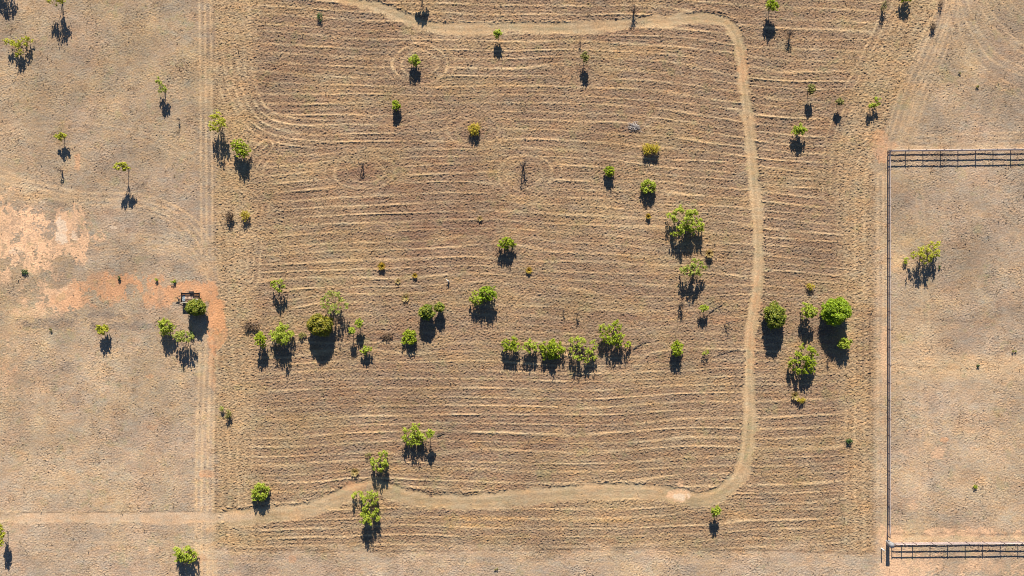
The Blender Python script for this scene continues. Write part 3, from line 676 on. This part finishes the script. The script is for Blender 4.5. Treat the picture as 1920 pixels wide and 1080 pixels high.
P('leafy', 1270,654,15,16, 705, 'rounded green tree alone between the row of five and the loop track', mat='fresh', dens=6.5)
bush(1322,661,7,6,1.0,'lime','tiny lime sapling right of the lone rounded green tree', 'sapling','young_sapling', n=3, dens=6)
# ---- lower middle
P('leafy', 779,815,25,22, 866, 'rounded lime tree with dead brown limbs on its right side', mat='lime', dens=7, lob=[(-16,-10,9),(-6,-14,9),(4,-16,8),(-16,4,9),(-6,2,9),(6,0,9),(-4,12,9),(8,12,8),(14,4,8),(-14,14,7)])
P('sparse', 806,813,9,9, 876, 'thin half-dead tree pressed against the rounded lime tree', mat='lime', dens=3.4)
P('leafy', 711,865,19,22, 925, 'lime tree just above the bend of the bottom track', mat='lime', dens=7, lob=[(2,-14,8),(12,-14,7),(-12,-2,8),(-2,-2,8),(8,-2,8),(-6,10,8),(6,10,8),(12,6,7),(0,18,6)])
P('leafy', 688,953,27,36, 1015, 'long irregular lime tree just below the bend of the bottom track', mat='lime', dens=7, lob=[(-22,-22,8),(-12,-26,8),(-4,-18,8),(8,-24,9),(16,-22,9),(14,-12,7),(0,-8,8),(-4,2,8),(-8,10,8),(2,14,9),(10,8,8),(16,18,9),(6,26,9),(-6,22,8),(18,4,6)])
P('leafy', 489,923,18,20, 974, 'rounded lime tree on the bottom track, nearest the boundary', mat='lime', dens=7)
tuft(666,881,8,10,.6,'straw coloured dead shrub left of the bottom track bend','pale_straw',130, green=20)
bush(690,851,6,6,.5,'drab','small dull olive shrub left of the lime tree at the bend', n=3, dens=5)
P('leafy', 1343,958,10,10, 1010, 'small lime tree below the lower right corner of the loop track', mat='lime', dens=7)
# ---- east of the loop
P('leafy', 1448,8,12,14, 75, 'bright tree at the top edge with a tall dark shadow', mat='fresh', dens=7)
bare(1480,66,99,15,'brown leafless sapling below the bright tree at the top edge','dry',110)
bare(1653,14,50,14,'olive sapling at the top edge left of the dirt swath','drab',170, leafw=1.1)
P('sparse', 1698,-6,13,12, 36, 'green tree cut by the top edge beside the boundary swath', mat='fresh')
bush(1747,50,6,8,.6,'dry','dark twiggy shrub on the slanting boundary of the upper right paddock','shrub','twiggy_shrub', n=4, dens=5, trunk='darkbark')
bush(1762,10,4,10,.5,'dry','narrow brown shrub at the top of the slanting boundary','shrub','twiggy_shrub', n=3, dens=4, trunk='darkbark')
P('sparse', 1520,167,9,10, 219, 'olive wispy tree right of the loop track with a narrow black shadow', mat='drab', dens=5)
P('sparse', 1575,190,7,8, 231, 'tiny faint olive sapling between two wispy trees', 'sapling', mat='drab', dens=4, name='young_sapling')
P('sparse', 1637,194,14,12, 234, 'lime wispy tree at the corner of the slanting boundary', mat='lime', lob=[(8,-8,6),(10,-2,5),(-8,4,6),(-2,3,5),(4,5,5)])
P('leafy', 1499,243,14,11, 291, 'small round lime tree right of the loop track, upper part', mat='lime', dens=7)
bush(1519,536,8,7,.6,'yellow','small yellow bush above the cluster of trees east of the loop', n=4, dens=8)
P('dense', 1453,591,22,27, 672, 'tall dense dark green bushy tree beside the loop track with a solid black shadow', mat='deep')
P('leafy', 1517,583,16,17, 652, 'light green tree between the dark bushy tree and the broad bright tree', mat='lime', dens=6)
P('dense', 1567,584,29,27, 646, 'broad bright green dense tree, biggest of the eastern cluster', mat='green')
P('leafy', 1583,643,14,13, 690, 'small open lime tree below the broad bright green tree', mat='lime', dens=7)
P('leafy', 1503,676,28,29, 742, 'wide green tree with a dark hollow at the foot of the eastern cluster', mat='fresh', dens=7.5, lob=[(0,-26,8),(12,-20,9),(22,-12,8),(-10,-12,8),(2,-8,9),(-20,0,8),(-8,0,7),(16,0,9),(22,8,8),(8,10,9),(-8,18,8),(4,20,8),(16,18,8),(-22,8,6)])
bare(1551,674,700,10,'faint bare stem right of the wide green tree','dry',30)
tuft(1490,739,8,8,.6,'straw-yellow tussock below the wide green tree','pale_straw',150, green=40)
bush(1500,750,8,6,.6,'yellow','olive-yellow bush touching the straw tussock, lower right', n=4, dens=8)
bush(1591,825,5,7,.5,'darkweed','little dark shrub alone near the east fence', n=3, dens=9)
# ---- paddock inside the rail fence
P('leafy', 1732,473,28,21, 545, 'spreading yellow-green tree alone inside the railed paddock', mat='yellowlime', dens=5, lob=[(-22,6,7),(-12,-2,8),(-4,4,8),(2,-4,9),(10,2,9),(8,14,8),(16,-14,8),(22,-4,8),(26,-16,6),(-2,16,7),(18,8,8),(26,4,6)])
bush(1696,488,5,6,.5,'fresh','small green shrub left of the spreading tree in the railed paddock', n=3)
bush(1761,500,4,4,.3,'darkweed','tiny green weed right of the spreading tree in the railed paddock','weed','green_weed', n=3)
bush(1828,911,6,6,.35,'fresh','green weed low in the railed paddock above the bottom rails','weed','green_weed', n=3)
bush(1901,658,5,4,.25,'drab','faint green weed at the right edge of the railed paddock','weed','green_weed', n=2)
bush(1833,686,4,4,.25,'darkweed','tiny green weed in the pale middle of the railed paddock','weed','green_weed', n=2)
bush(1799,137,3,3,.25,'drab','tiny weed, upper of two in the upper right paddock','weed','green_weed', n=2)
bush(1833,162,5,3,.25,'drab','flat weed, lower of two in the upper right paddock','weed','green_weed', n=3)
# ---- left paddock weeds
bush(47,510,9,6,.3,'darkweed','wide green weed patch between the two bare orange areas','weed','green_weed', n=5)
bush(224,521,4,5,.4,'darkweed','dark green weed, left of three on the orange strip','weed','green_weed', n=3)
bush(295,523,5,5,.35,'fresh','green weed, middle of three on the orange strip','weed','green_weed', n=3)
bush(326,527,6,5,.4,'green','bright green weed, right of three on the orange strip','weed','green_weed', n=3)
bush(96,617,5,5,.3,'drab','green weed on the dark band of the left paddock','weed','green_weed', n=3, dens=5)
bush(361,627,5,7,.6,'darkweed','dark little shrub at the foot of the bushy tree shadow by the trailer', n=3, dens=8)
bush(930,1066,4,4,.25,'drab','small green weed on the bottom grass strip','weed','green_weed', n=2)
bare(337,223,247,7,'lone dark stem in the left paddock near the thin wispy tree','dry',30)
bare(117,320,348,8,'lone dark stem below the flat-crowned tree in the left paddock','dry',30)
# brambles beside the middle tree line
bush(472,611,14,8,.5,'dry','dark leafless bramble patch left of the larger rounded lime tree','shrub','bramble_patch', n=8, dens=4, trunk='darkbark')
bush(567,627,9,7,.4,'drab','dull bramble patch between rounded lime tree and olive bushy tree','shrub','bramble_patch', n=5, dens=4, trunk='darkbark')
bush(725,629,12,6,.35,'dry','low brown bramble patch left of the bright green tree','shrub','bramble_patch', n=6, dens=3.5)

# dead brush heap
SEED[0] += 1; rg = np.random.default_rng(555); root = empty('dead_brush_heap', W(1190, 238)); tag(root, 'grey heap of dead branches lying in the upper rows', 'brush heap')
mb = MB()
for i in range(70):
    an = rg.uniform(0, 6.28); p = np.array([rg.normal(0, .38), rg.normal(0, .28), rg.uniform(.03, .3)]); d = np.array([math.cos(an), math.sin(an), rg.uniform(-.1, .5)]); L = rg.uniform(.4, .9)
    mb.tube([p-d*L*.4, p+rg.normal(0, .04, 3), p+d*L*.6], [.035, .028, .012], 4)
mb.build('branches', 'deadwood', root)
# fallen branches and stumps
def log(pts, r, label, mat='darkbark'):
    rg = np.random.default_rng(int(pts[0][0])); mb = MB(); q = [W(x, y, .1+rg.uniform(0, .08)) for x, y in pts]
    mb.tube(q, [r*(1-.6*i/(len(q)-1)) for i in range(len(q))])
    for i in range(1, len(q)):
        d = Vector((rg.normal(0, .3), rg.normal(0, .3), .1)); mb.tube([q[i], q[i]+d, q[i]+d*1.6], [r*.4, r*.3, r*.15], 4)
    tag(mb.build('fallen_branch', mat), label, 'fallen branch')
log([(1330,585),(1338,580),(1346,575),(1354,571)], .06, 'fallen branch lying beside the small thin-leaved sapling')
log([(1187,654),(1196,648),(1206,643),(1217,638)], .07, 'fallen branch right of the tallest tree in the row of five')
log([(1345,664),(1362,659),(1375,656),(1388,654)], .05, 'long fallen branch reaching the loop track')
log([(820,816),(828,812),(834,810)], .07, 'short dark fallen branch right of the half-dead tree')
log([(942,468),(936,472),(930,475)], .04, 'short fallen branch below left of the centre lime tree')
mb = MB(); mb.tube([W(843,533,0)-W(960,540), W(842,530,.3)-W(960,540), W(841,525,.6)-W(960,540)], [.09, .08, .06]); mb.tube([(W(842,530,.3)-W(960,540)), W(838,520,.5)-W(960,540), W(835,517,.55)-W(960,540)], [.06, .05, .03])
root = empty('tree_stump', (0, 0, 0)); tag(root, 'bleached white stump in the middle rows above the double tree', 'stump'); 
mb2 = MB(); mb2.tube([(0,0,-.05),(.03,.02,.35),(-.08,.12,.7)], [.13,.11,.07]); mb2.tube([(.02,.02,.3),(-.2,.25,.5),(-.3,.35,.52)], [.08,.06,.03])
root.location = W(841, 528); mb2.build('stump_wood', 'whitepaint', root)

# ================================================================ FENCES
def rail_fence(name, pts, label, ph_=1.42, rails=(.32, .78, 1.25), rr=.062):
    """pts: foot of every post, world coords"""
    rg = np.random.default_rng(len(pts)); o = pts[0].copy(); root = empty(name, o); tag(root, label, 'fence', 'pipe rail fences round the railed paddock')
    L = [p-o for p in pts]
    d = (L[-1]-L[0]).normalized(); nrm = Vector((-d.y, d.x, 0))
    for p in L:
        m = MB(); lean = Vector((rg.normal(0, .012), rg.normal(0, .012), 0))
        m.tube([p+Vector((0,0,-.2)), p+Vector((0,0,ph_))+lean], .058, 6); m.build('post', 'post', root)
    for i, h in enumerate(rails):
        m = MB(); q = [p+Vector((0,0,h+rg.normal(0, .018)))-nrm*.05 for p in L]; q2 = []
        for a_, b_ in zip(q[:-1], q[1:]): q2 += [a_, (a_+b_)/2+Vector((0,0,rg.normal(0, .015)))]
        q2.append(q[-1]); m.tube(q2, rr, 6); m.build('rail', 'toprail' if i == len(rails)-1 else 'rail', root)
    return root
SP = 32.9
rail_fence('rail_fence', [W(1664.5, 283.5)]+[W(1664.5+SP*i, 283.3-.3*i) for i in range(1, 12)], 'horizontal pipe rail fence along the top of the railed paddock')
rail_fence('rail_fence', [W(1664.5, 286.5+33.1*i) for i in range(0, 22)]+[W(1663.5, 1005)], 'long vertical pipe rail fence along the west side of the railed paddock', rr=.05)
rail_fence('rail_fence', [W(1672, 1016.5), W(1690, 1016.5), W(1711, 1016.2)]+[W(1711+SP*i, 1016-.2*i) for i in range(1, 10)], 'horizontal pipe rail fence along the bottom of the railed paddock')

# gate pillar and posts at the bottom corner
g = empty('gate_pillar', W(1664.5, 1017)); tag(g, 'grey square pillar ending the fence at the bottom corner of the railed paddock', 'pillar')
m = MB(); m.box(-.25,.25,-.27,.27,-.1,1.75); m.build('shaft', 'concrete', g)
m = MB(); m.box(-.27,.27,-.3,.3,1.75,1.79); m.build('cap', 'concrete', g)
m = MB(); m.box(-.27,.27,-.34,.34,-.05,.10); m.build('footing', 'concrete', g)
g = empty('marker_post', W(1652.5, 1028)); tag(g, 'slim white topped post left of the grey pillar', 'post')
m = MB(); m.tube([(0,0,-.2),(0,0,1.12)], .075, 8); m.build('shaft', 'whitepaint', g)
m = MB(); m.tube([(0,0,1.12),(0,0,1.15)], .09, 8); m.build('cap', 'whitepaint', g)
g = empty('short_stake', W(1657.5, 1040)); tag(g, 'short thin timber stake between the slim post and the grey pillar', 'stake')
m = MB(); m.tube([(0,0,-.2),(.02,0,.5)], .03, 5); m.build('shaft', 'timber', g)

# ================================================================ BOX TRAILER
tr = empty('box_trailer', W(360, 558.5)); tag(tr, 'small dark steel box trailer with open top beside the dense bushy tree', 'trailer')
LX, LY, Z0, Z1 = 1.2, .64, .48, .86
m = MB()
for y in np.linspace(-LY+.06, LY-.06, 7): m.box(-LX+.02, LX-.02, y-.085, y+.08, Z0, Z0+.03)
m.build('floor', 'timber', tr)
def panel(nm, x0, x1, y0, y1):
    m = MB(); m.box(x0, x1, y0, y1, Z0-.05, Z1); o = m.build(nm, 'frame', tr); return o
panel('side_panel', -LX, LX, LY, LY+.04); panel('side_panel', -LX, LX, -LY-.04, -LY)
panel('end_panel', -LX-.04, -LX, -LY-.04, LY+.04); panel('tailgate', LX, LX+.04, -LY-.04, LY+.04)
m = MB(); zt = Z1+.02
for pts in ([(-LX-.02,LY+.02,zt),(LX+.02,LY+.02,zt)], [(-LX-.02,LY+.02,zt),(-LX-.02,-LY-.02,zt)], [(LX+.02,LY+.02,zt),(LX+.02,-LY-.02,zt)]): m.tube(pts, .028, 6)
m.build('top_rim', 'frame', tr)
m = MB(); m.tube([(-LX-.02,-LY-.02,zt),(LX+.02,-LY-.02,zt)], .045, 6); m.build('sunlit_lower_rim', 'sheet', tr)  # pale rim colour stands in for sunlight on the south wall's inner face
for sx in (-1, 1):
    for sy in (-1, 1):
        m = MB(); m.box(sx*(LX+.05)-.035, sx*(LX+.05)+.035, sy*(LY+.05)-.035, sy*(LY+.05)+.035, .3, Z1+.06); m.build('corner_post', 'frame', tr)
m = MB(); m.box(-LX, LX, -.45, -.38, .36, Z0-.051); m.box(-LX, LX, .38, .45, .36, Z0-.051); m.box(-.05, .05, -LY-.1, LY+.1, .30, .36); m.build('chassis', 'frame', tr)
for sy in (-1, 1):
    yy = sy*(LY+.16); wh = MB(); wh.tube([(0,yy-.08,.3),(0,yy+.08,.3)], .3, 16); wo_ = wh.build('wheel', 'tyre', tr)
    r_ = MB(); r_.tube([(0,yy-.085*1,.3),(0,yy+.085,.3)], .16, 12); r_.build('rim', 'concrete', wo_)
    g_ = MB()
    for k in range(8):
        a0 = math.pi*k/8; a1 = math.pi*(k+1)/8
        q = [(math.cos(a)*.37, yy+o_, .3+math.sin(a)*.37) for a, o_ in ((a0,-.11),(a0,.11),(a1,.11),(a1,-.11))]; b = g_.n; g_.v += q; g_.n += 4; g_.f.append((b,b+1,b+2,b+3))
    g_.build('mudguard', 'frame', tr)
m = MB(); m.tube([(-LX,-.4,.42),(-LX-.75,0,.42)], .04, 4); m.tube([(-LX,.4,.42),(-LX-.75,0,.42)], .04, 4); m.tube([(-LX-.65,0,.42),(-LX-.95,0,.44)], .05, 6); m.build('drawbar', 'frame', tr)
m = MB(); m.tube([(-LX-.6,-.12,.0),(-LX-.6,-.12,.6)], .035, 6); m.tube([(-LX-.6,-.2,.08),(-LX-.6,-.06,.08)], .1, 10); m.build('jockey_wheel', 'frame', tr)
# load
zf = Z0+.035
g = empty('timber_pallet', W(360, 558.5)+Vector((-.25, -.12, zf))); tag(g, 'slatted timber pallet lying in the box trailer', 'pallet')
m = MB()
for k in range(6): m.box(-.5+k*.18, -.5+k*.18+.1, -.28, .3, .08, .105)
m.build('slats', 'timber', g)
m = MB()
for y in (-.26, 0, .22): m.box(-.5, .5, y, y+.06, 0, .078)
m.build('bearers', 'timber', g)
g = empty('folded_sheet', W(360, 558.5)+Vector((.58, -.36, zf))); tag(g, 'cream folded sheet in the lower right of the box trailer', 'sheet')
m = MB(); m.box(-.42, .34, -.2, .17, 0, .10); m.box(-.3, .3, -.15, .24, .102, .15); m.build('sheet_folds', 'sheet', g)
g = empty('crumpled_tarp', W(360, 558.5)+Vector((-.95, -.02, zf))); tag(g, 'blue-grey crumpled tarp at the left end of the box trailer', 'tarp')
rg = np.random.default_rng(9); n = 9; gx, gy = np.meshgrid(np.linspace(-.18, .2, n), np.linspace(-.45, .4, n)); v = np.stack([gx+rg.normal(0, .015, gx.shape), gy, .05+np.abs(rg.normal(0, .07, gx.shape))], -1).reshape(-1, 3); ii = np.arange(n*n).reshape(n, n)
mk('tarp_cloth', v, np.stack([ii[:-1,:-1], ii[:-1,1:], ii[1:,1:], ii[1:,:-1]], -1).reshape(-1, 4), 'bluesheet', g)
m = MB(); [m.box(-.9+x, -.9+x+w_, -LY+.03+.0, -LY+.13, zf+z_, zf+z_+.04) for x, w_, z_ in ((0, 1.3, 0), (.1, 1.1, .042))]
o = m.build('loose_boards', 'timber', None, W(360, 558.5)); tag(o, 'loose weathered boards along the lower side of the box trailer', 'boards')
print('faces', sum(len(o.data.polygons) for o in bpy.data.objects if o.type == 'MESH'), 'objs', len(bpy.data.objects))
